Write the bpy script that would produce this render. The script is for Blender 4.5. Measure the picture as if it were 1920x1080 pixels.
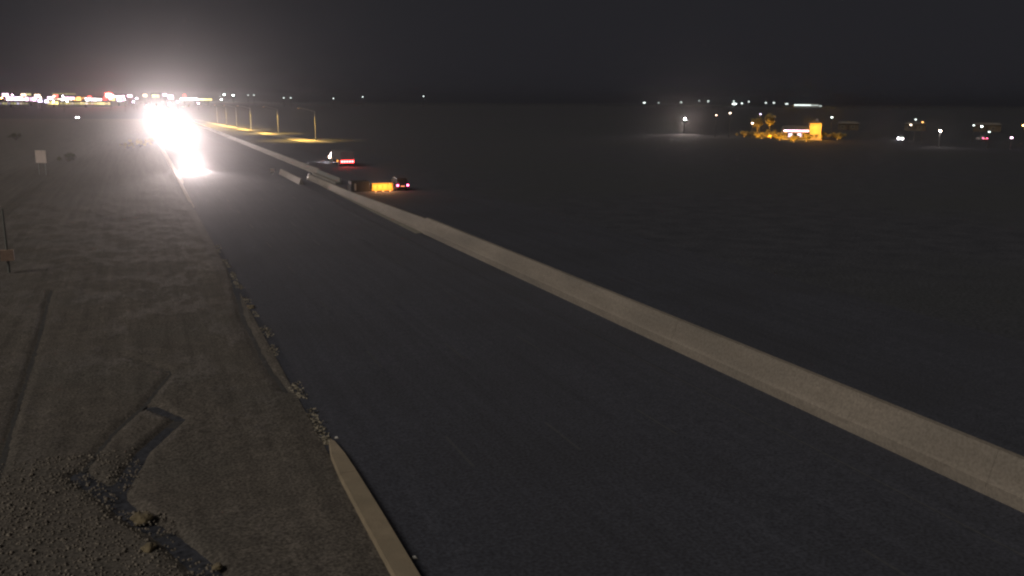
import bpy, bmesh, math, random
from mathutils import Vector, Matrix
random.seed(7)
R = math.radians
for o in list(bpy.data.objects): bpy.data.objects.remove(o)
S = bpy.context.scene
COL = S.collection

# ------------------------------------------------------------------ camera
FPX, CAM_H = 1663.0, 12.0                     # focal length in photo pixels, mast height in metres
PITCH, YAW, ROLL = math.atan(349/FPX), R(22.67), R(-0.35)
cam_d = bpy.data.cameras.new('camera'); cam = bpy.data.objects.new('camera', cam_d); COL.objects.link(cam)
cam_d.sensor_width = 36; cam_d.lens = 36*FPX/1920; cam_d.clip_end = 40000; cam_d.clip_start = 0.1
FW = Vector((math.sin(YAW)*math.cos(PITCH), math.cos(YAW)*math.cos(PITCH), -math.sin(PITCH)))
RT0 = Vector((math.cos(YAW), -math.sin(YAW), 0)); UP0 = RT0.cross(FW)
RT = RT0*math.cos(ROLL) - UP0*math.sin(ROLL); UP = UP0*math.cos(ROLL) + RT0*math.sin(ROLL)
cam.matrix_world = Matrix(((RT.x, UP.x, -FW.x, 0), (RT.y, UP.y, -FW.y, 0), (RT.z, UP.z, -FW.z, CAM_H), (0, 0, 0, 1)))
S.camera = cam

# ------------------------------------------------------------------ night sky, faint warm skylight lamp, exposure
SUN_EL, SUN_AZ = R(38), R(-105)               # dim light from behind the mast
w = bpy.data.worlds.new('World'); S.world = w; w.use_nodes = True
nt = w.node_tree; nt.nodes.clear()
sky = nt.nodes.new('ShaderNodeTexSky'); sky.sky_type = 'NISHITA'; sky.sun_disc = False
sky.sun_elevation = R(2); sky.sun_rotation = SUN_AZ; sky.altitude = 300
bw = nt.nodes.new('ShaderNodeRGBToBW'); nt.links.new(sky.outputs[0], bw.inputs[0])
mulc = nt.nodes.new('ShaderNodeMix'); mulc.data_type = 'RGBA'; mulc.blend_type = 'MULTIPLY'; mulc.inputs[0].default_value = 1
nt.links.new(bw.outputs[0], mulc.inputs[6]); mulc.inputs[7].default_value = (1.0, 0.97, 1.04, 1)
bg1 = nt.nodes.new('ShaderNodeBackground'); nt.links.new(mulc.outputs[2], bg1.inputs[0]); bg1.inputs[1].default_value = 0.0005
bg2 = nt.nodes.new('ShaderNodeBackground'); bg2.inputs[0].default_value = (0.0165, 0.0163, 0.0196, 1); bg2.inputs[1].default_value = 0.9
add = nt.nodes.new('ShaderNodeAddShader'); wo = nt.nodes.new('ShaderNodeOutputWorld')
nt.links.new(bg1.outputs[0], add.inputs[0]); nt.links.new(bg2.outputs[0], add.inputs[1]); nt.links.new(add.outputs[0], wo.inputs[0])
sd = bpy.data.lights.new('sun', 'SUN'); sd.energy = 1.32; sd.angle = R(30); sd.color = (1.0, 0.90, 0.78)
sun = bpy.data.objects.new('sun', sd); COL.objects.link(sun)
sun.rotation_euler = Vector((math.sin(SUN_AZ)*math.cos(SUN_EL), math.cos(SUN_AZ)*math.cos(SUN_EL), math.sin(SUN_EL))).to_track_quat('Z', 'Y').to_euler()
vs = S.view_settings; vs.view_transform = 'Standard'; vs.look = 'None'; vs.exposure = 0.0; vs.gamma = 1.0; vs.use_curve_mapping = False
S.render.engine = 'CYCLES'
cy = S.cycles
cy.max_bounces = 4; cy.diffuse_bounces = 2; cy.glossy_bounces = 2; cy.transmission_bounces = 2; cy.volume_bounces = 0; cy.transparent_max_bounces = 8
cy.sample_clamp_indirect = 2.0; cy.use_denoising = True; cy.pixel_filter_type = 'BLACKMAN_HARRIS'; cy.filter_width = 2.2

# ------------------------------------------------------------------ helpers
def terr(x, y):                                # the plain climbs a few metres towards the town
    d = math.hypot(x, y); t = min(max((d-620)/330, 0), 1); return 6.0*t*t*(3-2*t)
def ray(px, py): return (FW*FPX + RT*(px-960) + UP*(540-py)).normalized()
def hit(px, py):                               # ground point seen at a photo pixel
    d = ray(px, py); C = Vector((0, 0, CAM_H)); t = 5.0
    while t < 9000:
        p = C + d*t
        if p.z <= terr(p.x, p.y): return Vector((p.x, p.y, terr(p.x, p.y)))
        t *= 1.002
    return p
def far(px, py, dist):                         # point seen at a pixel at a horizontal distance
    d = ray(px, py); return Vector((0, 0, CAM_H)) + d*(dist/math.hypot(d.x, d.y))

class MB:
    def __init__(s): s.v = []; s.f = []
    def poly(s, pts): n = len(s.v); s.v += [tuple(p) for p in pts]; s.f.append(tuple(range(n, n+len(pts)))); return s
    def hexa(s, b, t):                         # bottom and top quads, same winding (counter-clockwise from above)
        n = len(s.v); s.v += [tuple(p) for p in b] + [tuple(p) for p in t]
        s.f += [tuple(n+i for i in q) for q in ((3, 2, 1, 0), (4, 5, 6, 7), (0, 1, 5, 4), (1, 2, 6, 5), (2, 3, 7, 6), (3, 0, 4, 7))]; return s
    def box(s, x0, x1, y0, y1, z0, z1, tx=0, ty=0):
        return s.hexa(((x0, y0, z0), (x1, y0, z0), (x1, y1, z0), (x0, y1, z0)),
                      ((x0+tx, y0+ty, z1), (x1-tx, y0+ty, z1), (x1-tx, y1-ty, z1), (x0+tx, y1-ty, z1)))
    def loft(s, rings, cap=True):
        n = len(s.v); k = len(rings[0])
        for r in rings: s.v += [tuple(p) for p in r]
        for i in range(len(rings)-1):
            for j in range(k):
                a = n+i*k+j; b = n+i*k+(j+1) % k; s.f.append((a, b, b+k, a+k))
        if cap: s.f.append(tuple(n+j for j in reversed(range(k)))); s.f.append(tuple(n+(len(rings)-1)*k+j for j in range(k)))
        return s
    def tube(s, pts, rad, k=8):
        pts = [Vector(p) for p in pts]; rings = []
        for i, p in enumerate(pts):
            d = (pts[min(i+1, len(pts)-1)] - pts[max(i-1, 0)]).normalized()
            a = d.cross(Vector((0, 1, 0)) if abs(d.y) < .9 else Vector((1, 0, 0))).normalized(); b = d.cross(a)
            r = rad[i] if isinstance(rad, (list, tuple)) else rad
            rings.append([p + a*r*math.cos(2*math.pi*j/k) + b*r*math.sin(2*math.pi*j/k) for j in range(k)])
        return s.loft(rings)
    def build(s, name, mat, parent=None, smooth=False):
        me = bpy.data.meshes.new(name); me.from_pydata(s.v, [], s.f)
        bm = bmesh.new(); bm.from_mesh(me); bmesh.ops.recalc_face_normals(bm, faces=bm.faces); bm.to_mesh(me); bm.free()
        if smooth: me.polygons.foreach_set('use_smooth', [True]*len(me.polygons))
        me.materials.append(mat); o = bpy.data.objects.new(name, me); COL.objects.link(o); o.parent = parent; return o
def tag(o, label=None, cat=None, group=None, kind=None):
    for k, v in (('label', label), ('category', cat), ('group', group), ('kind', kind)):
        if v: o[k] = v
    return o
def thing(name, loc, rz, label, cat, group=None):
    o = bpy.data.objects.new(name, None); COL.objects.link(o); o.location = loc; o.rotation_euler = (0, 0, rz); o.empty_display_size = .3
    return tag(o, label, cat, group)
def copy_tree(o, parent=None):
    c = o.copy(); COL.objects.link(c); c.parent = parent
    for ch in list(o.children): copy_tree(ch, c)
    return c
def light(kind, parent, loc, energy, color, radius=.08, spot=None, aim=None, blend=.6):
    l = bpy.data.lights.new('lamp_light', kind); l.energy = energy; l.color = color; l.shadow_soft_size = radius
    if spot: l.spot_size = R(spot); l.spot_blend = blend
    o = bpy.data.objects.new('lamp_light', l); COL.objects.link(o); o.parent = parent; o.location = loc
    if aim: o.rotation_euler = (-Vector(aim)).to_track_quat('Z', 'Y').to_euler()
    return o

# ------------------------------------------------------------------ materials
def mat(name, c1, c2=None, scale=3.0, rough=.85, bump=0.0, bscale=None, detail=6, metal=0, c3=None, s3=.25, stretch=None, grain=0, gamt=.3, samt=.15, spec=.3, world=False):
    m = bpy.data.materials.new(name); m.use_nodes = True; n = m.node_tree.nodes; L = m.node_tree.links
    b = n['Principled BSDF']; b.inputs['Roughness'].default_value = rough; b.inputs['Metallic'].default_value = metal
    b.inputs['Specular IOR Level'].default_value = spec
    if c2 is None: c2 = tuple(x*.8 for x in c1)
    tc = n.new('ShaderNodeTexCoord'); mp = n.new('ShaderNodeMapping'); geo = n.new('ShaderNodeNewGeometry'); base = geo.outputs['Position'] if world else tc.outputs['Object']; L.new(base, mp.inputs[0])
    if stretch: mp.inputs['Scale'].default_value = stretch
    t = n.new('ShaderNodeTexNoise'); t.inputs['Scale'].default_value = scale; t.inputs['Detail'].default_value = detail; t.inputs['Roughness'].default_value = .65
    L.new(mp.outputs[0], t.inputs['Vector'])
    r = n.new('ShaderNodeValToRGB'); r.color_ramp.elements[0].position = .35; r.color_ramp.elements[1].position = .68
    r.color_ramp.elements[0].color = (*c1, 1); r.color_ramp.elements[1].color = (*c2, 1); L.new(t.outputs['Fac'], r.inputs[0]); out = r.outputs[0]
    if c3:                                     # larger patches of a third colour
        t3 = n.new('ShaderNodeTexNoise'); t3.inputs['Scale'].default_value = s3; t3.inputs['Detail'].default_value = 4; L.new(mp.outputs[0], t3.inputs['Vector'])
        r3 = n.new('ShaderNodeValToRGB'); r3.color_ramp.elements[0].position = .45; r3.color_ramp.elements[1].position = .65; L.new(t3.outputs['Fac'], r3.inputs[0])
        mx = n.new('ShaderNodeMix'); mx.data_type = 'RGBA'; L.new(r3.outputs[0], mx.inputs[0]); L.new(out, mx.inputs[6]); mx.inputs[7].default_value = (*c3, 1); out = mx.outputs[2]
    if grain:                                  # fine grit and long streaks worn along the road
        tg = n.new('ShaderNodeTexNoise'); tg.inputs['Scale'].default_value = grain; tg.inputs['Detail'].default_value = 3; L.new(base, tg.inputs['Vector'])
        ms = n.new('ShaderNodeMapping'); ms.inputs['Scale'].default_value = (1.7, .035, 1); L.new(base, ms.inputs[0])
        ts = n.new('ShaderNodeTexNoise'); ts.inputs['Scale'].default_value = 1.0; ts.inputs['Detail'].default_value = 7; ts.inputs['Roughness'].default_value = .7; L.new(ms.outputs[0], ts.inputs['Vector'])
        r1 = n.new('ShaderNodeMapRange'); r1.inputs[1].default_value = .3; r1.inputs[2].default_value = .7; r1.inputs[3].default_value = 1-gamt; r1.inputs[4].default_value = 1+gamt; L.new(tg.outputs['Fac'], r1.inputs[0])
        r2 = n.new('ShaderNodeMapRange'); r2.inputs[1].default_value = .3; r2.inputs[2].default_value = .7; r2.inputs[3].default_value = 1-samt; r2.inputs[4].default_value = 1+samt; L.new(ts.outputs['Fac'], r2.inputs[0])
        mm = n.new('ShaderNodeMath'); mm.operation = 'MULTIPLY'; L.new(r1.outputs[0], mm.inputs[0]); L.new(r2.outputs[0], mm.inputs[1])
        mg = n.new('ShaderNodeMix'); mg.data_type = 'RGBA'; mg.blend_type = 'MULTIPLY'; mg.inputs[0].default_value = 1; L.new(out, mg.inputs[6]); L.new(mm.outputs[0], mg.inputs[7]); out = mg.outputs[2]
    L.new(out, b.inputs['Base Color'])
    if bump:
        t2 = n.new('ShaderNodeTexNoise'); t2.inputs['Scale'].default_value = bscale or scale*4; t2.inputs['Detail'].default_value = 8; L.new(mp.outputs[0], t2.inputs['Vector'])
        bp = n.new('ShaderNodeBump'); bp.inputs['Strength'].default_value = bump; bp.inputs['Distance'].default_value = .05; L.new(t2.outputs['Fac'], bp.inputs['Height']); L.new(bp.outputs[0], b.inputs['Normal'])
    return m
def glow(name, color, strength):
    m = bpy.data.materials.new(name); m.use_nodes = True; n = m.node_tree.nodes; L = m.node_tree.links
    b = n['Principled BSDF']; b.inputs['Base Color'].default_value = (*[.2+.6*c for c in color], 1); b.inputs['Roughness'].default_value = .4
    t = n.new('ShaderNodeTexNoise'); t.inputs['Scale'].default_value = .9
    r = n.new('ShaderNodeMapRange'); r.inputs[3].default_value = .6*strength; r.inputs[4].default_value = 1.3*strength; L.new(t.outputs['Fac'], r.inputs[0])
    b.inputs['Emission Color'].default_value = (*color, 1); L.new(r.outputs[0], b.inputs['Emission Strength'])
    m.cycles.emission_sampling = 'NONE'; return m
M = dict(
    asphalt=mat('asphalt', (.038, .0415, .055), (.055, .059, .076), 2.2, .95, .25, 40, c3=(.041, .044, .056), s3=.12, grain=9, gamt=.4, samt=.16),
    soil=mat('dark desert soil', (.035, .038, .049), (.055, .058, .071), .35, .95, .4, 3, c3=(.044, .048, .054), s3=.02, grain=5, gamt=.4, samt=.05),
    dirt=mat('dirt', (.084, .075, .066), (.124, .110, .095), 1.1, .95, .6, 9, c3=(.096, .088, .078), s3=.16, grain=11, gamt=.55, samt=.22),
    berm=mat('berm', (.13, .11, .075), (.22, .18, .11), .8, .95, .6, 5),
    path=mat('path', (.10, .094, .085), (.14, .13, .115), 1.4, .9, .3, 12),
    channel=mat('channel', (.046, .046, .048), (.074, .072, .070), 3, .95, .5, 14),
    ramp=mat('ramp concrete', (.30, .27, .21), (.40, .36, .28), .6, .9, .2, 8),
    concrete=mat('concrete', (.185, .162, .136), (.25, .222, .188), .9, .85, .25, 8, c3=(.17, .153, .131), s3=.45, stretch=(1, .35, 1.6), grain=10, gamt=.18, samt=.10, world=True),
    curb=mat('curb', (.24, .198, .140), (.315, .26, .185), 1.6, .85, .3, 14, c3=(.225, .19, .135), s3=.5),
    conc2=mat('old concrete', (.15, .145, .125), (.22, .205, .175), 1.2, .9, .2, 9),
    paint=mat('worn paint', (.046, .049, .058), (.078, .081, .088), 5, .8),
    rail=mat('dull rail', (.12, .13, .12), (.17, .18, .165), 2, .8),
    darksteel=mat('dark steel', (.05, .05, .052), (.07, .07, .07), 3, .7),
    steel=mat('galvanised steel', (.30, .31, .31), (.42, .42, .41), 3, .5, metal=.4),
    dark=mat('dark rubber', (.012, .012, .012), (.022, .022, .022), 6, .8),
    tyre=mat('tyre', (.015, .015, .015), (.03, .03, .03), 8, .9),
    rim=mat('rim', (.35, .35, .36), (.5, .5, .5), 8, .4, metal=.6),
    glass=mat('window glass', (.015, .017, .02), (.02, .022, .026), 2, .08),
    navy=mat('navy paint', (.015, .018, .03), (.02, .024, .04), 3, .3),
    silver=mat('silver paint', (.35, .35, .36), (.45, .45, .46), 3, .3),
    red_paint=mat('red paint', (.14, .016, .014), (.2, .022, .02), 3, .3),
    boxgrey=mat('truck box', (.11, .10, .104), (.14, .13, .133), 1.5, .95, spec=.0),
    yellow=mat('cushion yellow', (.62, .36, .06), (.72, .45, .09), 2, .6),
    signback=mat('sign sheet', (.58, .48, .44), (.66, .56, .51), 2, .6),
    cabinet=mat('cabinet', (.30, .20, .15), (.38, .27, .20), 3, .7),
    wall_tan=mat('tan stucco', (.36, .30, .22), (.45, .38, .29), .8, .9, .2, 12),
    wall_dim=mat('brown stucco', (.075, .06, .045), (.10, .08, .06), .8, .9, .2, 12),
    wall_grey=mat('grey block', (.25, .25, .25), (.33, .33, .33), .8, .9, .2, 12),
    roof=mat('roof', (.10, .09, .085), (.15, .14, .13), 1, .9),
    bark=mat('bark', (.09, .065, .045), (.14, .10, .07), 6, .95),
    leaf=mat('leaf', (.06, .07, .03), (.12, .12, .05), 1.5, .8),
    lit_straw=mat('straw brush', (.26, .19, .07), (.40, .30, .11), 2, .9),  # pale yellow base stands in for light falling on the brush
    dry=mat('dry grass', (.22, .20, .155), (.34, .305, .24), 4, .9),
    stone=mat('stone', (.09, .08, .07), (.27, .24, .20), 9, .9),
    white_marker=mat('white marker', (.75, .74, .70), (.85, .84, .80), 9, .3),
    head=glow('headlamp lens', (1, .98, 1), 900), tail=glow('tail lamp', (1, .05, .05), 24), tail2=glow('tail lamp pink', (1, .10, .26), 16),
    amber=glow('amber lamp', (1, .34, .05), 5), plate=glow('glowing plate', (1, .35, .15), 1.2),
)
GL = {}
def G(c, s):
    cols = dict(pink=(1, .62, .86), white=(1, .93, .94), lav=(.80, .70, 1), peach=(1, .66, .46), red=(1, .10, .08), orange=(1, .48, .12), yellow=(.95, .78, .28), olive=(.55, .52, .22), cool=(.82, .95, .9), warm=(1, .8, .6))
    if (c, s) not in GL: GL[(c, s)] = glow(f'{c} light {s}', cols[c], s)
    return GL[(c, s)]

# ------------------------------------------------------------------ setting
def sheet(name, xs, ys, dz, m, kind='structure'):
    b = MB(); nx = len(xs); b.v = [(x, y, terr(x, y)+dz) for y in ys for x in xs]
    b.f = [(j*nx+i, j*nx+i+1, (j+1)*nx+i+1, (j+1)*nx+i) for j in range(len(ys)-1) for i in range(nx-1)]
    return tag(b.build(name, m), kind=kind)
def span(a, b, n): return [a+(b-a)*i/n for i in range(n+1)]
gx = [-4500, -3500, -2500, -1700] + span(-1300, 1300, 104) + [1700, 2500, 3500, 4500]
tag(sheet('ground', gx, [-4500, -3000, -1500] + span(-1300, 1500, 112) + [1900, 2600, 3500, 4500], -.02, M['soil']), 'dark desert plain running to the town and horizon')
roadY = [-60, 60, 200, 400] + span(600, 1300, 28)
tag(sheet('westbound_road', [5.3, 24], roadY, .004, M['asphalt']), 'dark asphalt carriageway between the concrete curb and median barrier')
tag(sheet('eastbound_road', [27.3, 41.5], roadY, .004, M['asphalt']), 'dark asphalt carriageway beyond the median barriers')
tag(sheet('median', [24, 27.3], roadY, .0, M['soil']), 'dark soil strip between the two median barriers')
# ramp beside the street lamps: pale concrete, drifting towards the main road with distance
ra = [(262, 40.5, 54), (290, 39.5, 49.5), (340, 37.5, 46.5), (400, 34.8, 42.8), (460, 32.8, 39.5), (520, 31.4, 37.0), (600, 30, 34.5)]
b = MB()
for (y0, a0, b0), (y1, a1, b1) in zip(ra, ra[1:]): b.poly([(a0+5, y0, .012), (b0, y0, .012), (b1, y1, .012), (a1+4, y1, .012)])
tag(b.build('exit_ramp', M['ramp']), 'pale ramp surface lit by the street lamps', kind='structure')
# lane dashes and edge lines, worn almost away
dash = MB().box(-.06, .06, 0, 3.0, 0, .004).build('lane_dash', M['paint'], bpy.data.objects['westbound_road']); dash.location = (9.6, 14, .007)
for X in (9.6, 13.6, 17.6):
    for k in range(18):
        if X == 9.6 and k == 0: continue
        c = dash.copy(); COL.objects.link(c); c.location = (X, 14+12.2*k, .007)
MB().box(-.05, .05, -40, 600, 0, .004).build('edge_line', M['paint'], bpy.data.objects['westbound_road']).location = (21.4, 0, .007)

# near shoulder: carved dirt with drainage channels
def px_line(pts): return [hit(*p) for p in pts]
CH = [(px_line([(150, 895), (215, 940), (262, 978), (312, 1008), (402, 1085)]), .30), (px_line([(155, 888), (210, 818), (272, 762), (322, 702), (228, 668)]), .15),
      (px_line([(215, 935), (268, 850), (338, 788), (287, 766)]), .24), (px_line([(96, 545), (72, 640), (40, 745), (2, 880), (-40, 1040)]), .16),
      (px_line([(425, 470), (455, 600), (500, 690), (535, 735)]), .20)]
def seg_d(x, y, P):
    best = 1e9
    for a, c in zip(P, P[1:]):
        dx, dy = c.x-a.x, c.y-a.y; t = min(max(((x-a.x)*dx+(y-a.y)*dy)/(dx*dx+dy*dy), 0), 1)
        best = min(best, math.hypot(x-a.x-t*dx, y-a.y-t*dy))
    return best
from mathutils import noise as NZ
def dirt_z(x, y):
    edge = min(1, max(0, (5.3-x)/.8))*min(1, max(0, (158-y)/90))
    z = .012 + .02*min(1, max(0, (158-y)/90)) + edge*(.045*NZ.noise(Vector((x*.35, y*.2, 3))) + .022*NZ.noise(Vector((x*1.3, y*.5, 7))) + .02*NZ.noise(Vector((x*4, y*3, 1))) + .08)
    return max(z, .012)
bm_ = MB(); xs = span(-13, 5.3, 120); ys = span(16, 40, 170) + span(40.3, 160, 260)
chan_boxes = [(min(p.x for p in P)-1, max(p.x for p in P)+1, min(p.y for p in P)-1, max(p.y for p in P)+1, P, wd) for P, wd in CH]
for y in ys:
    for x in xs:
        z = dirt_z(x, y)
        for x0, x1, y0, y1, P, wd in chan_boxes:
            if x0 < x < x1 and y0 < y < y1:
                d = seg_d(x, y, P)
                if d < wd*2: z -=   .18*(1-min(1, max(0, (d-wd*.6)/(wd*1.2)))) if wd > .2 else .10*(1-min(1, max(0, (d-wd*.5)/(wd*1.2))))
        bm_.v.append((x, y, z))
nx = len(xs); bm_.f = [(j*nx+i, j*nx+i+1, (j+1)*nx+i+1, (j+1)*nx+i) for j in range(len(ys)-1) for i in range(nx-1)]
tag(bm_.build('dirt_shoulder', M['dirt'], smooth=True), 'rutted brown dirt shoulder beside the concrete curb', kind='structure')
tag(sheet('far_shoulder', [-400, -13, -2, 5.28], [160.1, 250, 400, 620], .004, M['dirt']), kind='structure')
tag(sheet('side_verge', [-400, -13.02], [-40, 160.05], -.004, M['dirt']), kind='structure')
tag(sheet('rear_shoulder', [-13, 5.28], [-40, 15.98], .05, M['dirt']), kind='structure')
def ribbon(P, half, dz, name, m, label):
    b = MB(); L_, R_ = [], []; Q = []
    for a, c in zip(P, P[1:]):
        n = max(2, int((c-a).length/.25)); Q += [a.lerp(c, i/n) for i in range(n)]
    Q.append(P[-1])
    for i, p in enumerate(Q):
        d = (Q[min(i+1, len(Q)-1)]-Q[max(i-1, 0)]); d.z = 0; d.normalize(); nrm = Vector((-d.y, d.x, 0))
        wv = half*(.75+.55*NZ.noise(Vector((p.x*1.1, p.y*1.1, 5)))); z = dirt_z(p.x, p.y)
        a, c = p+nrm*wv, p-nrm*wv; za, zc = (max(dirt_z(a.x, a.y), z), max(dirt_z(c.x, c.y), z)) if dz > 0 else (z, z)
        L_.append((a.x, a.y, za+dz)); R_.append((c.x, c.y, zc+dz))
    for i in range(len(Q)-1): b.poly([R_[i], R_[i+1], L_[i+1], L_[i]])
    return tag(b.build(name, m), label, kind='structure')
for P, wd in CH: ribbon(P, wd*.95, -.15 if wd > .2 else -.085, 'drain_bed', M['channel'], 'dark bed of a shallow drain cut in the dirt')  # darker strips laid along the carved channel floors

# gravel at the bottom of the shoulder: uncountable loose stones
st = MB()
for _ in range(9000):
    u = random.random(); y = 17 + 15*u*u**.3; x = random.uniform(-11, 1.5)
    e = -1.0 + .55*NZ.noise(Vector((x*.3, y*.3, 2)))*3 - (y-20)*.25
    if x > e+2.2: continue
    r = random.uniform(.02, .055)*(1.6 if random.random() < .06 else 1); z = dirt_z(x, y)+r*.25
    st.loft([[(x+r*.5*math.cos(a), y+r*.5*math.sin(a), z-r*.6) for a in (0, 1.6, 3.1, 4.7)], [(x+r*math.cos(a+.3), y+r*random.uniform(.7, 1.2)*math.sin(a+.3), z) for a in (0, 1.6, 3.1, 4.7)], [(x+r*.5*math.cos(a), y+r*.5*math.sin(a), z+r*.6) for a in (0, 1.6, 3.1, 4.7)]])
tag(st.build('gravel', M['stone']), 'loose pale gravel scattered over the dirt near the drain', 'gravel', kind='stuff')
tf = MB()                                     # dry weeds and litter along the pavement edge
for _ in range(2200):
    y = 30+48*random.random()**1.3; x = 5.45+.35*NZ.noise(Vector((y*.25, 0, 0)))+random.gauss(0, .12)
    if NZ.noise(Vector((x*.6, y*.45, 9))) < -.05: continue
    h = random.uniform(.02, .09); a = random.uniform(0, 6.28); s = random.uniform(.03, .09)
    tf.poly([(x-s*math.cos(a), y-s*math.sin(a), .01), (x+s*math.cos(a), y+s*math.sin(a), .01), (x+random.uniform(-.08, .08), y+random.uniform(-.08, .08), h)])
tag(tf.build('roadside_weeds', M['dry']), 'dry weeds and grit along the broken pavement edge', 'weeds', kind='stuff')
def boulder(p, r, label):
    b = bmesh.new(); bmesh.ops.create_icosphere(b, subdivisions=3, radius=r)
    for v in b.verts: v.co *= 1+.45*NZ.noise(v.co/r*1.3+Vector((p.x, p.y, 0))); v.co.z *= .6
    me = bpy.data.meshes.new('rock'); b.to_mesh(me); b.free(); me.materials.append(M['berm']); o = bpy.data.objects.new('rock', me); COL.objects.link(o)
    o.location = (p.x, p.y, dirt_z(p.x, p.y)+r*.2); tag(o, label, 'rock')
boulder(hit(266, 983), .27, 'pale yellowish rock beside the dark drain bend'); boulder(hit(279, 1038), .2, 'small pale stone below the yellowish rock in the gravel'); boulder(hit(409, 1074), .14, 'small pale stone at the end of the dark drain'); boulder(hit(471, 578), .22, 'small pale stone at the broken pavement edge')

# ------------------------------------------------------------------ curb with tapered nose, and its reflective markers
curb = thing('concrete_curb', (5.5, 0, 0), 0, 'pale concrete curb with pointed nose at the road edge', 'curb')
prof = lambda y, hw, h: [(-hw+.03, y, -.05), (hw, y, -.05), (hw-.05, y, h), (-hw+.08, y, h)]
MB().loft([prof(-30, .36, .22), prof(24, .36, .22), prof(26.9, .34, .21)]).build('curb_stone', M['curb'], curb)
MB().loft([[(p[0]+dx, p[1], p[2]) for p in prof(y, hw, h)] for y, hw, h, dx in ((26.92, .34, .21, 0), (28.6, .29, .18, .03), (30.0, .16, .10, .10), (30.5, .05, .03, .13))]).build('nose', M['curb'], curb)
for (px_, py_), lb in (((631, 822), 'small white road marker off the curb nose'), ((777, 1048), 'small white road marker beside the curb')):
    p = hit(px_, py_); t = thing('road_marker', (p.x, p.y, .004), 0, lb, 'road marker')
    MB().box(-.08, .08, -.06, .06, 0, .02, .02, .02).build('base', M['conc2'], t); MB().box(-.05, .05, -.04, .04, .018, .055, .015, .012).build('reflector', M['white_marker'], t)

gt = thing('concrete_gutter', (5.45, 106, 0), 0, 'pale concrete gutter strip along the road edge below the headlights', 'gutter')
sink = lambda y: -.17*max(0, 1-y/42)
for k in range(32): MB().loft([[(x, y, z+sink(y)) for x, z in ((-.38, -.05), (.40, -.05), (.40, .03), (.10, .05), (-.02, .17), (-.38, .17))] for y in (k*6+.006, k*6+5.994)]).build('gutter_section', M['curb'], gt)
# ------------------------------------------------------------------ median barriers
def barrier(name, X, y0, y1, h, prof_, label, seg, m, jitter=.003, taper_end=False):
    t = thing(name, (X, y0, 0), 0, label, 'barrier', None)
    n = max(1, round((y1-y0)/seg)); L_ = (y1-y0)/n; g = .004
    me = None
    for i in range(n):
        if me is None:
            o = MB().loft([[(x, g, z) for x, z in prof_], [(x, L_-g, z) for x, z in prof_]]).build('barrier_section', m, t); me = o
        else:
            o = me.copy(); COL.objects.link(o); o.parent = t
        o.location = (random.uniform(-jitter, jitter), i*L_, random.uniform(-jitter, 0)*.5)
    return t
tall = [(0, -.1), (.78, -.1), (.78, .1), (.72, .50), (.62, 1.45), (.38, 1.45), (.07, .52), (0, .42)]
barrier('median_barrier', 23.75, -30, 78.5, 1.45, tall, 'tall concrete median barrier wall beyond the dark carriageway', 6.1, M['concrete'])
def lowp(h): return [(.12, -.1), (.80, -.1), (.80, .1), (.72, h*.4), (.62, h), (.38, h), (.17, h*.36), (.12, h*.28)]
low = lowp(.86)
nb = thing('median_barrier', (23.75, 78.55, 0), 0, 'lower concrete barrier run with pale footing, ending beside the short barrier', 'barrier')
hts = lambda d: max(.80, 1.30-.5*min(1, d/34))
for k in range(10):
    MB().loft([[(x, y, z) for x, z in lowp(hts(y))] for y in (k*6.145+.004+(.06 if k == 0 else 0), (k+1)*6.145-.004)]).build('barrier_section', M['concrete'], nb)
MB().hexa(((-.62, .05, -.05), (.15, .05, -.05), (.15, 48, -.05), (.02, 48, -.05)), ((-.62, .05, .03), (.15, .05, .03), (.15, 48, .03), (.02, 48, .03))).build('footing', M['conc2'], nb)
MB().hexa(((.1, 61.45, 0), (.8, 61.45, 0), (.7, 62.3, 0), (.2, 62.3, 0)), ((.3, 61.45, .9), (.65, 61.45, .9), (.6, 62.2, .55), (.35, 62.2, .55))).build('end_cap', M['white_marker'], nb)
barrier('short_barrier', 21.2, 131.5, 151.5, .85, [(x-.1, z) for x, z in low], 'short detached concrete barrier piece in front of the median', 10, M['concrete'])
barrier('far_median_barrier', 26.85, 149, 640, .95, [(.06, -.1), (.76, -.1), (.76, .1), (.64, .34), (.60, .98), (.34, .98), (.26, .34), (.06, .10)], 'long pale concrete barrier running towards the oncoming headlights', 6.1, M['concrete'])
gr = thing('guardrail', (27.2, 131, 0), 0, 'dull grey guardrail joining the long barrier to the crash cushion', 'guardrail')
for k in range(10): MB().box(-.06, .06, 2*k-.08, 2*k+.08, -.1, .78).build('post', M['steel'], gr)
MB().loft([[(-.06, y, .16), (-.14, y, .2), (-.16, y, .34), (-.09, y, .42), (-.16, y, .5), (-.16, y, .62), (-.09, y, .7), (-.16, y, .78), (-.12, y, .86), (-.06, y, .86)] for y in (-.3, 18.2)]).build('rail', M['rail'], gr)
MB().box(-.9, -.15, -.5, 18.2, -.02, .28).build('footing', M['conc2'], gr)
# marker post near the short barrier
p = hit(511, 328); t = thing('marker_post', p, 0, 'small dim marker post before the short barrier piece', 'marker post')
MB().tube([(0, 0, 0), (0, 0, .7)], .05).build('post', M['steel'], t); MB().box(-.32, .32, -.04, .04, .5, 1.05).build('panel', M['signback'], t)

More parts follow.
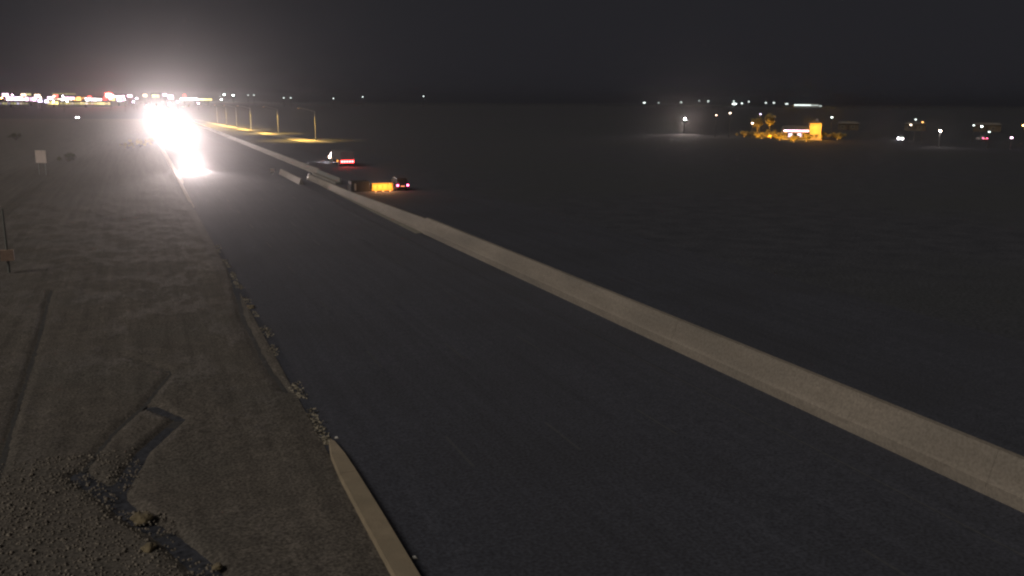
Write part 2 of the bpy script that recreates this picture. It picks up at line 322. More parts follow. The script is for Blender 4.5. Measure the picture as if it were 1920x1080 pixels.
# crash cushion at the guardrail end, with amber lamps added to brighten its face
cc = thing('crash_cushion', (28.6, 119.0, 0), R(-4), 'amber lit yellow crash cushion beside the car with red tail lamps', 'crash cushion')
MB().box(-2.6, .1, -.6, 2.4, 0, 1.35, .12, .3).build('backup_block', M['dark'], cc)
MB().box(-2.1, -1.9, -.72, -.5, .2, 1.1).build('strut', M['steel'], cc)
MB().box(.25, 3.15, -.45, .5, .08, 1.05, .05, .1).build('cushion', M['yellow'], cc)
for k in range(4): MB().box(.34+.7*k, .94+.7*k, -.50, -.44, .22, .95).build('panel', M['yellow'], cc)
for k in range(3):
    MB().box(.55+k*1.0, .75+k*1.0, -1.12, -1.02, .031, .10).build('added_lamp', G('orange', 1.2), cc)
    light('POINT', cc, (.65+k*1.0, -1.5, .7), 130, (1, .44, .16), .1)
MB().box(.2, 3.2, -1.2, -.95, -.02, .03).build('added_lamp_bar', M['dark'], cc)

# ------------------------------------------------------------------ vehicles (front towards -Y)
def wheel(parent, x, y, r, wd):
    s = 1 if x > 0 else -1
    ty = MB().tube([(x-s*wd, y, r), (x-s*wd*.9, y, r), (x-s*.03, y, r), (x, y, r)], [r*.86, r, r, r*.86], 20).build('wheel', M['tyre'], parent, False)
    MB().tube([(x-s*.03, y, r), (x+s*.012, y, r)], r*.6, 14).build('rim', M['rim'], ty)
def car_parts(t, paint, suv=False, beams=True, beam=1.0, lit_tail=False):
    L2, W2, zb = (2.35, .93, 1.02) if suv else (2.3, .89, .92); zt = 1.72 if suv else 1.45
    def ring(y, hw, z0, z1, sh): return [(-hw+.05, y, z0), (hw-.05, y, z0), (hw, y, z0+.2), (hw, y, z1-sh), (hw-.1, y, z1), (-hw+.1, y, z1), (-hw, y, z1-sh), (-hw, y, z0+.2)]
    MB().loft([ring(-L2, W2*.84, .34, .62, .06), ring(-L2+.12, W2*.93, .24, .74, .08), ring(-1.5, W2, .2, zb-.08, .1), ring(-.95, W2, .2, zb, .1), ring(1.5, W2, .2, zb+.03, .1), ring(L2-.25, W2*.96, .24, zb+.02, .1), ring(L2, W2*.9, .36, zb-.1, .1)]).build('body', paint, t)
    ry = L2-.2 if suv else 1.65
    MB().loft([[(-W2+.1, -.95, zb-.04), (W2-.1, -.95, zb-.04), (W2-.12, ry, zb-.02), (-W2+.12, ry, zb-.02)], [(-W2+.26, -.15, zt-.05), (W2-.26, -.15, zt-.05), (W2-.27, ry-(.25 if suv else .75), zt-.05), (-W2+.27, ry-(.25 if suv else .75), zt-.05)], [(-W2+.34, -.0, zt), (W2-.34, 0, zt), (W2-.36, ry-(.4 if suv else .9), zt), (-W2+.36, ry-(.4 if suv else .9), zt)]]).build('cabin', paint, t)
    def pane(q, nrm): o = [Vector(p)+Vector(nrm)*.012 for p in q]; i = [Vector(p)-Vector(nrm)*.02 for p in q]; MB().hexa(i, o).build('window', M['glass'], t)
    pane([(-W2+.2, -.88, zb+.02), (W2-.2, -.88, zb+.02), (W2-.32, -.2, zt-.1), (-W2+.32, -.2, zt-.1)], (0, -.7, .6))
    rt = ry-(.25 if suv else .75); pane([(W2-.2, ry-.03, zb+.06), (-W2+.2, ry-.03, zb+.06), (-W2+.32, rt+.05, zt-.12), (W2-.32, rt+.05, zt-.12)], (0, .9, .3))
    for s in (-1, 1):
        for y0, y1 in ((-.62, .3), (.38, rt-.08)):
            pane([(s*(W2-.115), y0-(.14 if y0 < 0 else 0), zb+.05), (s*(W2-.115), y1, zb+.05), (s*(W2-.255), y1, zt-.1), (s*(W2-.255), y0+.35*(y0 < 0), zt-.1)], (s, 0, .2))
        MB().box(min(s*W2*.62, s*W2*.92), max(s*W2*.62, s*W2*.92), -L2-.02, -L2+.14, .52, .68).build('headlight', M['head'] if beams else M['glass'], t)
        MB().box(min(s*W2*.62, s*W2*.9), max(s*W2*.62, s*W2*.9), L2-.12, L2+.02, .66, .88).build('tail_lamp', M['tail2'] if lit_tail else M['red_paint'], t)
        MB().box(min(s*(W2+.01), s*(W2+.17)), max(s*(W2+.01), s*(W2+.17)), -.82, -.7, zb+.03, zb+.17).build('mirror', paint, t)
        for y in (-1.42, 1.38): wheel(t, s*W2, y, .33, .22)
        if beams: light('SPOT', t, (s*W2*.77, -L2-.06, .6), 1.0*beam, (1, .83, .80), .07, 56, (0, -1, .05), 1.0)
    MB().box(-W2*.8, W2*.8, -L2-.06, -L2+.1, .3, .46).build('bumper', M['dark'], t); MB().box(-W2*.8, W2*.8, L2-.1, L2+.06, .36, .52).build('bumper', M['dark'], t)
    MB().box(-.26, .26, L2+.0, L2+.05, .6, .72).build('number_plate', M['plate'] if lit_tail else M['silver'], t)  # lit plate glows by itself in place of light falling on it
BEAM = 36000.0
oncoming = 'oncoming cars with headlights on'
first = thing('car', (8.6, 172, 0), 0, 'oncoming car with glaring headlights leading the others by the curb', 'car')
car_parts(first, M['silver'], beam=BEAM*.7)
ORD = ['', 'second', 'third', 'fourth', 'fifth', 'sixth', 'seventh', 'eighth', 'ninth', 'tenth', 'eleventh', 'twelfth', 'thirteenth', 'fourteenth']
lead = thing('car', (9.8, 300, 0), 0, 'second oncoming car, its glaring headlights following the leading car', 'car', oncoming); car_parts(lead, M['navy'], suv=True, beam=BEAM*1.05)
for k, (X, Y, bm_s) in enumerate(((13.4, 340, 1.45), (9.9, 380, 1.2), (13.8, 430, .95), (9.9, 520, .6), (13.4, 690, .4), (9.9, 860, .45))):
    c = copy_tree(lead); c.location = (X, Y, terr(X, Y)); c['label'] = f'{ORD[k+2]} oncoming car in the queue of glaring headlights behind the leading car'
    for ch in c.children:
        if ch.type == 'LIGHT': ch.data = ch.data.copy(); ch.data.energy = BEAM*bm_s
suv = thing('car', (32.9, 120.0, 0), R(180), 'dark car with two pinkish red tail lamps beside the crash cushion', 'car')
car_parts(suv, M['navy'], suv=True, beams=True, beam=5000, lit_tail=True)
for s in (-1, 1): light('POINT', suv, (s*.72, 2.55, .75), 5, (1, .05, .12), .08)

# box truck driving away
tr = thing('box_truck', (35.6, 171, 0), R(180), 'grey box truck with a row of red tail lamps on the far carriageway', 'truck')
MB().box(-1.22, 1.22, -2.6, 6.0, .95, 2.75).build('cargo_box', M['boxgrey'], tr)
MB().loft([[(-1.05, -4.9, .45), (1.05, -4.9, .45), (1.05, -2.7, .45), (-1.05, -2.7, .45)], [(-1.08, -4.9, 1.3), (1.08, -4.9, 1.3), (1.08, -2.7, 1.3), (-1.08, -2.7, 1.3)], [(-.95, -4.3, 2.3), (.95, -4.3, 2.3), (.98, -2.7, 2.35), (-.98, -2.7, 2.35)]]).build('cab', M['silver'], tr)
MB().hexa([(-.9, -4.88, 1.4), (.9, -4.88, 1.4), (.85, -4.37, 2.2), (-.85, -4.37, 2.2)], [(-.9, -4.9, 1.42), (.9, -4.9, 1.42), (.85, -4.4, 2.22), (-.85, -4.4, 2.22)]).build('window', M['glass'], tr)
for s in (-1, 1):
    MB().box(min(s*1.0, s*1.03), max(s*1.0, s*1.03), -4.1, -3.1, 1.4, 2.05).build('window', M['glass'], tr)
    wheel(tr, s*1.15, -3.7, .48, .3); wheel(tr, s*1.15, 3.8, .48, .5)
    MB().box(min(s*.6, s*1.0), max(s*.6, s*1.0), -4.96, -4.86, .7, .95).build('headlight', M['head'], tr)
    light('SPOT', tr, (s*.8, -5.0, .8), 1500, (1, .9, .8), .08, 70, (0, -1, -.06))
    MB().box(min(s*1.02, s*.04)+(.0), max(s*1.02, s*.04), 6.0, 6.03, 1.3, 2.65).build('rear_door', M['boxgrey'], tr)
MB().box(-.9, .9, -2.7, 5.9, .6, .95).build('chassis', M['dark'], tr); MB().box(-1.2, 1.2, 5.8, 6.1, .55, .72).build('bumper', M['dark'], tr)
for x in (-1.0, -.5, 0, .5, 1.0): MB().box(x-.19, x+.19, 6.02, 6.1, .78, 1.16).build('tail_lamp', M['tail'], tr)
MB().box(1.22, 1.27, 3.0, 3.5, .8, 1.1).build('marker_lamp', M['amber'], tr); MB().box(1.05, 1.3, -4.7, -4.3, 1.0, 1.5).build('turn_lamp', G('peach', 14), tr)
for s in (-.8, .8): light('SPOT', tr, (s, 6.14, .95), 160, (1, .06, .05), .1, 150, (0, .5, -1), .8)
light('POINT', tr, (1.5, -4.5, 1.2), 3, (1, .6, .4), .1)

# ------------------------------------------------------------------ street lamps along the ramp
def street_lamp(p, h, arm, label, energy, group=None, az=0):
    t = thing('street_lamp', p, az, label, 'street lamp', group)
    MB().tube([(0, 0, 0), (0, 0, .4)], .22).build('base', M['conc2'], t)
    MB().tube([(0, 0, .3), (0, 0, h*.5), (0, 0, h)], [.13, .11, .09]).build('pole', M['steel'], t)
    MB().tube([(0, 0, h-.1), (-arm*.5, 0, h+.55), (-arm, 0, h+1.0)], [.08, .07, .06]).build('arm', M['steel'], t)
    hd = MB().box(-arm-.75, -arm+.1, -.2, .2, h+.9, h+1.1, .06, .06).build('lamp_head', M['steel'], t)
    MB().box(-arm-.65, -arm-.05, -.15, .15, h+.86, h+.899).build('lens', G('orange', 2), hd)
    if energy: light('SPOT', t, (-arm-.35, 0, h+.8), energy, (1, .62, .14), .15, 138, (0, 0, -1), .5)
    return t
LP = [(592, 263), (522, 250), (471, 243), (444, 238), (425, 235), (408, 232)]
lbs = ['grey street lamp standing closest to the box truck on the lit ramp'] + [f'{ORD[k]} grey street lamp from the box truck along the amber lit ramp' for k in range(1, 6)]
for (x, y), lb in zip(LP, lbs): p = hit(x, y); street_lamp(p, 8.8, 4.6, lb, 24000+12000*min(3, LP.index((x, y))), None if lb == lbs[0] else 'street lamps along the ramp')

# ------------------------------------------------------------------ roadside sign and post on the left
p = hit(80, 328); t = thing('road_sign', p, R(-32), 'dim pale square road sign on two posts left of the shoulder', 'sign')
MB().box(-.95, .95, -.03, .03, 1.9, 3.9).build('panel', M['signback'], t)
for s in (-.6, .6): MB().box(s-.05, s+.05, .03, .11, -.2, 3.7).build('post', M['steel'], t)
p = hit(18, 515); t = thing('utility_post', p, 0, 'thin grey post with a small rusty box on it', 'post')
MB().tube([(0, 0, -.2), (0, 0, 4.6)], [.09, .06]).build('pole', M['rail'], t); MB().box(-.42, .42, -.25, .12, 1.0, 1.75, .02, .02).build('box', M['cabinet'], t)

# ------------------------------------------------------------------ shrubs
def shrub(p, rx, rz, n, label, name='desert_shrub', trunk=.05, group=None, cat='shrub', leaf='leaf', lamp=0):
    t = thing(name, (p.x, p.y, p.z-.05), random.uniform(0, 6), label, cat, group)
    b = MB()
    for k in range(5):
        a = k*1.26+random.uniform(-.3, .3); b.tube([(0, 0, 0), (rx*.25*math.cos(a), rx*.25*math.sin(a), trunk+rz*.4), (rx*.6*math.cos(a), rx*.6*math.sin(a), trunk+rz*1.1)], [.05+rz*.03, .04+rz*.015, .015], 5)
    b.build('trunk', M['bark'], t)
    lf = MB(); cl = [(Vector((random.gauss(0, .45)*rx, random.gauss(0, .45)*rx, trunk+rz*(.55+random.random()))), random.uniform(.25, .5)) for _ in range(14)]
    for _ in range(n):
        c, r = random.choice(cl); q = c + Vector((random.gauss(0, 1), random.gauss(0, 1), random.gauss(0, .8)))*r*rz*.55
        if q.z < .05: q.z = .05+random.random()*.2
        u = Vector((random.gauss(0, 1), random.gauss(0, 1), random.gauss(0, 1))).normalized()*random.uniform(.05, .12)*max(1, rz*.7)*(2.6 if lamp else 1); v = u.orthogonal().normalized()*u.length*.5
        lf.poly([q-u, q+v, q+u, q-v])
    lf.build('crown', M[leaf], t)
    if lamp:                                   # small up-light added on the camera side to brighten the plant
        t.rotation_euler.z = 0; d = Vector((-p.x, -p.y, 0)).normalized()*(rx+2.2)
        MB().box(d.x-.12, d.x+.12, d.y-.12, d.y+.12, 0, .25).build('added_up_light', G('orange', .6), t)
        light('SPOT', t, (d.x, d.y, .5), lamp, (1, .55, .06), .1, 100, (-d.x, -d.y, rz*.8), .8)
    return t
# left roadside brush, headlight yellow partly put into its leaf colour
for x, y, rx, rz, lb in ((262, 276, 2.6, 1.2, 'broad low brush at the shoulder, coloured yellow as if headlight lit'), (240, 279, 1.8, .8, 'small low brush beside the broad lit brush'), (285, 270, 1.6, .9, 'rounded low brush between the lit brush and the road'), (128, 303, 1.8, .9, 'dark low brush near the pale road sign'), (30, 262, 2.4, 1.2, 'dark low brush on the plain left of the shoulder')):
    shrub(hit(x, y), rx, rz, 1500, lb, leaf='lit_straw' if x > 200 else 'leaf')

# ------------------------------------------------------------------ town on the left skyline
def pole_sign(x, y, wpx, hpx, c, s, dist, label, group=None, glowE=0):
    P = far(x, y, dist); z0 = terr(P.x, P.y); k = dist/FPX/.92; wd, hh = wpx*k*.8, hpx*k*.8
    t = thing('pole_sign', (P.x, P.y, z0), -math.atan2(P.x, P.y), label, 'lit sign', group); h = P.z-z0
    MB().tube([(0, .2, -.3), (0, .2, h)], .25).build('pole', M['steel'], t)
    o = MB().box(-wd/2, wd/2, -.15, .35, h-hh/2, h+hh/2).build('cabinet', M['wall_grey'], t)
    MB().box(-wd/2+.1, wd/2-.1, -.22, -.152, h-hh/2+.1, h+hh/2-.1).build('panel', G(c, s), o)
    if glowE: light('POINT', t, (0, -1.2, h), glowE, {'red': (1, .08, .06), 'pink': (1, .6, .8)}.get(c, (1, .8, .7)), .4)
    return t
def lot_lamp(x, y, c, s, dist, label, group, sz=1.0, glowE=0):
    P = far(x, y, dist); z0 = terr(P.x, P.y); h = P.z-z0
    t = thing('lot_lamp', (P.x, P.y, z0), -math.atan2(P.x, P.y), label, 'lamp post', group)
    MB().tube([(0, 0, -.3), (0, 0, h)], [.13, .07]).build('pole', M['darksteel'], t)
    hd = MB().box(-.55*sz, .55*sz, -.35, .35, h-.05, h+.15).build('lamp_head', M['steel'], t)
    MB().box(-.5*sz, .5*sz, -.45, .3, h-.06-.5*sz, h-.051).build('lens', G(c, s), hd)
    if glowE: light('POINT', t, (0, -.8, h-.6), glowE, (1, .85, .8), .2)
    return t
def shop(x, y, wpx, hpx, c, s, dist, label, wall='wall_tan', depth=14, n=None):
    P = far(x, y, dist); z0 = terr(P.x, P.y); k = dist/FPX/.92; wd, hh = wpx*k, hpx*k; zc = P.z-z0
    t = thing('shop_building', (P.x, P.y, z0), -math.atan2(P.x, P.y), label, 'building'); top = max(zc+hh*.5+1.0, 4)
    MB().box(-wd/2-1.2, wd/2+1.2, 0, depth, -.5, top).build('wall', M[wall], t)
    MB().box(-wd/2-1.5, wd/2+1.5, -.3, depth+.3, top, top+.35).build('roof', M['roof'], t)
    n = n or max(2, int(wd/3)); cw = wd/n; zl = max(.4, zc-hh*.5)
    for i in range(n):
        x0 = -wd/2+i*cw; f = MB().box(x0+.08, x0+cw-.08, -.1, -.002, zl, zc+hh*.5).build('window', M['steel'], t)
        MB().box(x0+.2, x0+cw-.2, -.14, -.102, zl+.12, zc+hh*.5-.12).build('pane', G(c if random.random() < .7 else random.choice(('warm', 'lav', 'peach')), round(s*random.choice((.35, .7, 1, 1.5)), 2)), f)
    MB().box(-.7, .7, -.16, -.01, 0, min(2.4, zl+1)).build('door', M['dark'], t)
    return t
shop(118, 189, 26, 7, 'white', 5, 930, 'shop with bright white front under a yellow sign in town'); shop(142, 188, 14, 8, 'orange', 3, 940, 'shop with orange lit front between two white shops', 'wall_grey')
shop(178, 190, 20, 9, 'white', 5, 900, 'shop with pinkish white front left of the red sign'); shop(100, 193, 16, 5, 'yellow', 3, 880, 'low yellow front added for the lit lot left of the white shop')  # the low yellow front stands in for lit ground of the lot
shop(33, 185, 30, 6, 'pink', 4, 960, 'long shop with lavender pink front at the town edge', 'wall_grey'); shop(57, 186, 15, 6, 'pink', 5, 950, 'small shop with pink lit front beside the long shop')
shop(160, 194, 70, 3.5, 'yellow', 1.6, 870, 'long low wall added for the dull yellow lit ground', 'wall_grey', 8, 18); shop(222, 181, 18, 3, 'pink', 4, 980, 'building with narrow pink band right of the red sign')  # the long yellow wall stands in for the lit lot
shop(20, 194, 46, 3, 'olive', .7, 870, 'low dim olive lit building at the town edge', 'wall_grey', 8, 12)
shop(292, 180, 11, 5, 'olive', 2.5, 950, 'small building with greenish yellow front above the headlights', 'wall_grey')
SG = [(10, 178, 11, 6, 'pink', 4, 'white pink sign on a pole at the town edge'), (44, 178, 9, 5, 'peach', 4, 'peach coloured sign above the long pink shop'), (54, 177, 8, 4, 'olive', 1.6, 'olive coloured sign beside the peach sign'), (70, 180, 10, 7, 'peach', 4, 'tall peach sign above a lavender lamp'),
      (75, 189, 8, 6, 'lav', 4, 'lavender sign below the tall peach sign'), (87, 190, 7, 6, 'lav', 4, 'lavender sign left of the white shop'), (94, 184, 10, 6, 'pink', 4, 'pink sign left of the orange red sign'), (105, 180, 7, 5, 'red', 5, 'orange red sign over the white shop'),
      (148, 187, 8, 11, 'orange', 3, 'upright orange sign beside the orange shop'), (158, 184, 8, 4, 'orange', 1.2, 'dull brown orange sign right of the upright orange sign'), (168, 182, 7, 5, 'red', 5, 'small red sign left of the big red sign'), (130, 184, 18, 5, 'pink', 3, 'wide pink sign above the white shop'),
      (197, 185, 7, 7, 'red', 2, 'dim red sign below the glowing red sign'), (211, 186, 9, 6, 'yellow', 2, 'pale yellow sign right of the dim red sign'), (224, 187, 9, 7, 'lav', 4, 'lavender sign under the narrow pink band'), (272, 179, 8, 5, 'peach', 3, 'peach sign above the far headlights'),
      (309, 178, 8, 5, 'pink', 4, 'pink sign right of the headlights'), (320, 182, 10, 8, 'pink', 4, 'larger pink sign left of the filling station'), (318, 195, 7, 6, 'lav', 2.5, 'lavender sign low above the headlights'), (346, 179, 5, 5, 'red', 4, 'small red sign above the filling station'),
      (120, 176, 40, 2.5, 'olive', .6, 'long dull olive band sign above the white shop'), (345, 202, 8, 5, 'olive', 2, 'low yellowish sign beyond the headlights'), (243, 180, 9, 5, 'pink', 4, 'pink sign above the far end of the headlights')]
for x, y, a, b_, c, s, lb in SG: pole_sign(x, y, a, b_, c, s, random.uniform(840, 920), lb)
pole_sign(204, 179, 13, 9, 'red', 9, 880, 'brightly glowing red and white sign above the town', glowE=60000)
pole_sign(208, 180, 10, 5, 'pink', 8, 872, 'white pink sign in front of the glowing red sign')
for x, y, c, lb in ((3, 183, 'orange', 'orange lamp at the town edge by the white pink sign'), (420, 177, 'cool', 'greenish white lamp beyond the yellow canopy end of the filling station'), (437, 178, 'cool', 'greenish white lamp one farther from the filling station canopy'), (415, 186, 'white', 'low white lamp under the greenish lamps beyond the filling station'),
                    (372, 193, 'pink', 'pinkish lamp below the filling station canopy'), (99, 212, 'white', 'lone white lamp on the plain beside the distant car'), (250, 190, 'lav', 'lavender lamp above the far headlights'), (256, 184, 'pink', 'pinkish lamp above the far headlights'), (333, 190, 'pink', 'pinkish lamp between the pink sign and filling station')):
    lot_lamp(x, y, c, 60, random.uniform(700, 860), lb, None)
for k, (x, y) in enumerate(((465, 178), (476, 178), (532, 183), (545, 183), (625, 184), (680, 181), (794, 180))): lot_lamp(x, y, 'cool', 5, 900, (f'{ORD[k]} faint skyline lamp from the filling station' if k else 'faint skyline lamp closest to the filling station'), 'faint lamps on the skyline')
for k in range(16):  # extra lamps added at random to break up the square signs
    x, y = random.uniform(2, 240), random.uniform(177, 192); lot_lamp(x, y, random.choice(('pink', 'peach', 'white', 'lav')), 40, random.uniform(760, 860), 'small bright lamp added among the town signs', 'added lamps in town')
# filling station
P = far(366, 188, 900); z0 = terr(P.x, P.y); fs = thing('filling_station', (P.x, P.y, z0), -math.atan2(P.x, P.y), 'filling station with bright white and yellow canopy edge', 'filling station'); h = P.z-z0
MB().box(-13, 15, -1, 9, h, h+1.7).build('canopy', M['wall_grey'], fs)
for x0, x1, c, s, z_ in ((-12.8, 2.0, 'white', 8, 1.9), (2.1, 8, 'peach', 3, 1.4), (8.1, 14.8, 'yellow', 3, 1.3)): MB().box(x0, x1, -1.06, -1.002, h+.1, h+z_).build('fascia', G(c, s), fs)
for x in (-10, 0, 12): MB().box(x-.3, x+.3, 3, 3.6, -.5, h).build('column', M['steel'], fs)
for x in (-6, 5): MB().box(x-.5, x+.5, 3, 3.8, 0, 2).build('pump', M['wall_tan'], fs)
# car on the cross street
p = hit(146, 222); cs = thing('car', p, R(-5), 'distant car with two small headlights on the cross street', 'car'); cs.scale = (1, 1, 1)
car_parts(cs, M['silver'], beam=0); 

# ------------------------------------------------------------------ houses and lamps on the right
yl = thing('yard_lamp', hit(1282, 250), 0, 'lone yard lamp with a starry white glare on the dark plain', 'lamp post')
h = 5.9; MB().tube([(0, 0, -.2), (0, 0, h)], [.12, .08]).build('pole', M['darksteel'], yl); hd = MB().box(-.4, .4, -.5, .2, h, h+.2).build('lamp_head', M['steel'], yl)
MB().tube([(0, -.3, h-.5), (0, -.3, h-.25), (0, -.3, h-.001)], [.2, .34, .3], 12).build('lens', G('white', 300), hd); light('SPOT', yl, (0, -.8, h-.5), 7000, (1, .80, .72), .2, 100, (-.55, -.83, .06), .9)
FR = [(1208, 193, 9, 'cool', 3), (1235, 193, 4, 'cool', 1.5), (1277, 192, 6, 'cool', 1.6), (1311, 189, 4, 'cool', 1.3), (1328, 190, 5, 'cool', 2), (1377, 195, 14, 'cool', 8), (1376, 190, 5, 'cool', 2), (1391, 194, 6, 'cool', 3), (1404, 191, 5, 'cool', 2), (1436, 193, 6, 'cool', 2), (1451, 193, 6, 'cool', 2.5), (1475, 195, 10, 'cool', 2), (1537, 199, 14, 'cool', .8)]
for kk, (x, y, wp, c, s) in enumerate(reversed(FR)):
    P = far(x, y, 1500); z0 = terr(P.x, P.y); t = thing('flood_lamp', (P.x, P.y, z0), -math.atan2(P.x, P.y), (f'{ORD[kk]} greenish flood lamp from the long low skyline building' if kk > 0 else 'dim wide flood lamp beside the long low skyline building'), 'lamp post', 'flood lamps on the skyline'); hh = P.z-z0; k = 1500/FPX*.5
    MB().tube([(0, 0, -.3), (0, 0, hh)], .2).build('pole', M['steel'], t); MB().box(-wp*k/2, wp*k/2, -.3, .3, hh-.8, hh+1.2).build('lamp_bank', G(c, s), t)
P = far(1508, 197, 1480); t = thing('greenhouse', (P.x, P.y, terr(P.x, P.y)), -math.atan2(P.x, P.y), 'long low building with greenish lit strip on the far skyline', 'building'); hh = P.z-terr(P.x, P.y)
MB().box(-16, 22, 0, 12, -.5, hh+2).build('wall', M['wall_grey'], t); MB().box(-15, 10, -.1, -.002, hh-1, hh+.8).build('window_strip', G('cool', 2.4), t); MB().box(10.1, 21, -.1, -.002, hh-1.2, hh+.4).build('window_strip', G('cool', .7), t)

# orange lit house with a bright porch
P = hit(1502, 262); hs = thing('house', P, -math.atan2(P.x, P.y)+R(4), 'low house with pinkish lit porch and orange lit end wall', 'house')
MB().box(-6.2, 2.4, 0, 7, -.2, 3.4).build('wall', M['wall_tan'], hs); MB().box(2.41, 6.2, -1.5, 6, -.2, 5.6).build('gable_end', M['wall_tan'], hs)
MB().hexa(((-6.6, -2.2, 3.4), (2.4, -2.2, 3.4), (2.4, 7.4, 3.4), (-6.6, 7.4, 3.4)), ((-5.6, 2, 4.6), (2.4, 2, 4.6), (2.4, 3.4, 4.6), (-5.6, 3.4, 4.6))).build('roof', M['roof'], hs)
rf = MB().hexa(((2.2, -1.8, 5.6), (6.5, -1.8, 5.6), (6.5, 6.4, 5.6), (2.2, 6.4, 5.6)), ((3.6, -1.2, 6.2), (5.2, -1.2, 6.2), (5.2, 5.8, 6.2), (3.6, 5.8, 6.2))).build('roof', M['roof'], hs)
MB().box(4.5, 5.2, 2, 2.7, 6.0, 7.0).build('chimney', M['wall_grey'], rf)
for x in (-6.2, -3.2, -.2): MB().box(x-.1, x+.1, -2.0, -1.8, -.2, 3.4).build('porch_post', M['wall_grey'], hs)
f = MB().box(-6.0, 2.2, -2.14, -2.02, 2.75, 3.3).build('porch_beam', M['wall_grey'], hs); MB().box(-5.9, 2.1, -2.2, -2.142, 2.8, 3.2).build('light_strip', G('pink', 7), f)
for x0 in (-4.4, -1.4): fr = MB().box(x0, x0+1.6, -.08, -.002, .8, 2.2).build('window', M['steel'], hs); MB().box(x0+.1, x0+1.5, -.12, -.082, .9, 2.1).build('pane', G('lav', 2), fr)
MB().box(-2.6, -1.7, -.1, -.003, -.1, 2.1).build('door', M['dark'], hs)
light('POINT', hs, (4.3, -4.2, 3.6), 1900, (1, .40, .02), .2); light('POINT', hs, (-2, -4.5, 1.6), 300, (1, .48, .06), .2)
for x, y, rx, rz, lb in ((1420, 246, 2.4, 2.2, 'leafy tree lit yellow far left of the orange house'), (1445, 258, 3, 1.2, 'low hedge lit yellow at the left of the house'), (1462, 262, 3, 1.0, 'low hedge lit amber in front of the lit porch'), (1443, 240, 2.2, 2.6, 'taller tree lit amber behind the low hedge'), (1488, 265, 3.2, .9, 'low hedge lit amber between porch hedge and end wall'), (1428, 259, 3, 1.0, 'low hedge lit yellow below the leafy lit tree'), (1512, 264, 3.4, .9, 'low hedge before the orange end wall'), (1540, 262, 2.4, 1.2, 'dim brush right of the orange end wall'), (1570, 261, 2.8, 1.0, 'dim low brush lit faintly along the drive'),
                          (1395, 256, 2.6, 1.0, 'dim low brush at the far left of the lit garden')):
    shrub(hit(x, y), rx, rz*1.25, 1600, lb, 'garden_tree' if rz > 2 else 'garden_shrub', .8 if rz > 2 else .05, cat='tree' if rz > 2 else 'shrub', leaf='lit_straw', lamp=400 if 'dim' in lb else 3600)
for x, y, c, s, lb in ((1343, 215, 'peach', 8, 'small pinkish lamp left of the orange house'), (1369, 211, 'warm', 14, 'small warm lamp above the lit garden'), (1411, 230, 'peach', 25, 'small bright lamp beside the yellow lit tree'), (1426, 213, 'lav', 6, 'small lavender lamp above the lit tree'), (1560, 219, 'cool', 10, 'small cool lamp right of the orange house'),
                       (1708, 233, 'warm', 10, 'small warm lamp above the car headlights'), (1717, 223, 'cool', 4, 'faint cool lamp above the warm lamp'), (1730, 228, 'orange', 5, 'dim orange lamp beside the faint cool lamp'), (1763, 244, 'warm', 60, 'bright warm lamp between the two parked cars'), (1826, 234, 'cool', 5, 'faint cool lamp left of the red lamp car'), (1841, 236, 'cool', 18, 'cool lamp above the red lamp car'), (1855, 246, 'cool', 4, 'faint low lamp right of the red lamp car'), (1897, 257, 'pink', 16, 'pinkish low lamp at the far right'), (1919, 234, 'orange', 40, 'orange lamp at the far right edge of the houses')):
    lot_lamp(x, y, c, s, 330 if y < 240 else 285, lb, None, .55, 300 if s > 50 else 0)
def small_car(px_, py_, rz, label, lens, name, sep):
    t = thing('car', hit(px_, py_), rz, label, 'car'); W = M['silver']
    car_parts(t, W, beam=0, beams=(lens == 'head'), lit_tail=(lens == 'tail')); return t
P = hit(1688, 262); sc = small_car(1688, 262, -math.atan2(P.x, P.y), 'car with two white headlights facing across the plain on the right', 'head', '', 0); light('POINT', sc, (0, -3.4, .7), 60, (1, .8, .95), .15)
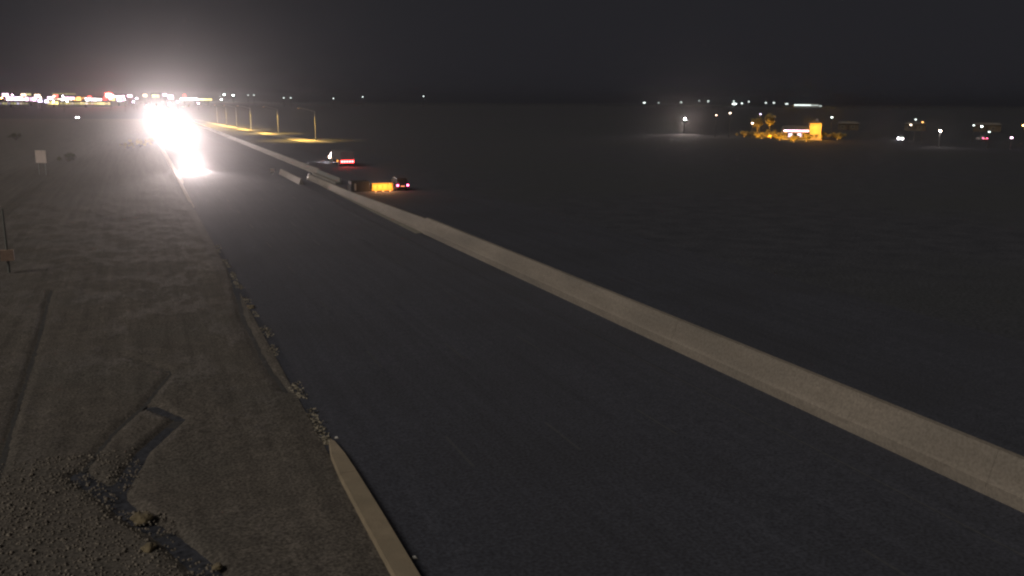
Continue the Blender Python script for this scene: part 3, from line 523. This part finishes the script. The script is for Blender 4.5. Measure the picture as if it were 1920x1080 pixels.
P = hit(1840, 263); sr = small_car(1840, 263, math.pi-math.atan2(P.x, P.y)+.5, 'car with red tail lamps among the houses on the right', 'tail', '', 0); light('POINT', sr, (0, 3.2, .8), 25, (1, .06, .12), .15)
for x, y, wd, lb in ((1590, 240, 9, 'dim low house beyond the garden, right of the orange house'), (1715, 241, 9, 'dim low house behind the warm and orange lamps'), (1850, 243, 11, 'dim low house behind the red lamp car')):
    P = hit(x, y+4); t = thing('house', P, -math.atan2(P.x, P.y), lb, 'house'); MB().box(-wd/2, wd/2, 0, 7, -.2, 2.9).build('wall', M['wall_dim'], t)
    MB().hexa(((-wd/2-.4, -.5, 2.9), (wd/2+.4, -.5, 2.9), (wd/2+.4, 7.5, 2.9), (-wd/2-.4, 7.5, 2.9)), ((-wd/2+.8, 3, 4), (wd/2-.8, 3, 4), (wd/2-.8, 4, 4), (-wd/2+.8, 4, 4))).build('roof', M['roof'], t)
    for k in (-.28, .22): fr = MB().box(wd*k-.7, wd*k+.7, -.06, -.002, .9, 2.0).build('window', M['steel'], t); MB().box(wd*k-.6, wd*k+.6, -.1, -.062, 1, 1.9).build('pane', M['glass'], fr)
    MB().box(-.45, .45, -.06, -.003, 0, 2.05).build('door', M['dark'], t); light('POINT', t, (wd*.2, -3, 2.4), 14, (1, .6, .2), .15)

# ------------------------------------------------------------------ air volume added to stand in for lens bloom round the lamps
me = bpy.data.meshes.new('bloom_haze'); q = MB().box(-4800, 4800, -4800, 4800, -1.2, 46); me.from_pydata(q.v, [], q.f)
hm = bpy.data.materials.new('bloom_haze'); hm.use_nodes = True; hm.node_tree.nodes.clear()
pv = hm.node_tree.nodes.new('ShaderNodeVolumePrincipled'); pv.inputs['Color'].default_value = (.97, .97, .98, 1); pv.inputs['Density'].default_value = .00022; pv.inputs['Anisotropy'].default_value = .94
ho = hm.node_tree.nodes.new('ShaderNodeOutputMaterial'); hm.node_tree.links.new(pv.outputs[0], ho.inputs['Volume'])
hm.cycles.volume_sampling = 'EQUIANGULAR'; me.materials.append(hm); hz = bpy.data.objects.new('bloom_haze', me); COL.objects.link(hz); hz['kind'] = 'stuff'; hz['label'] = 'thin air volume added for lamp bloom over the whole plain'
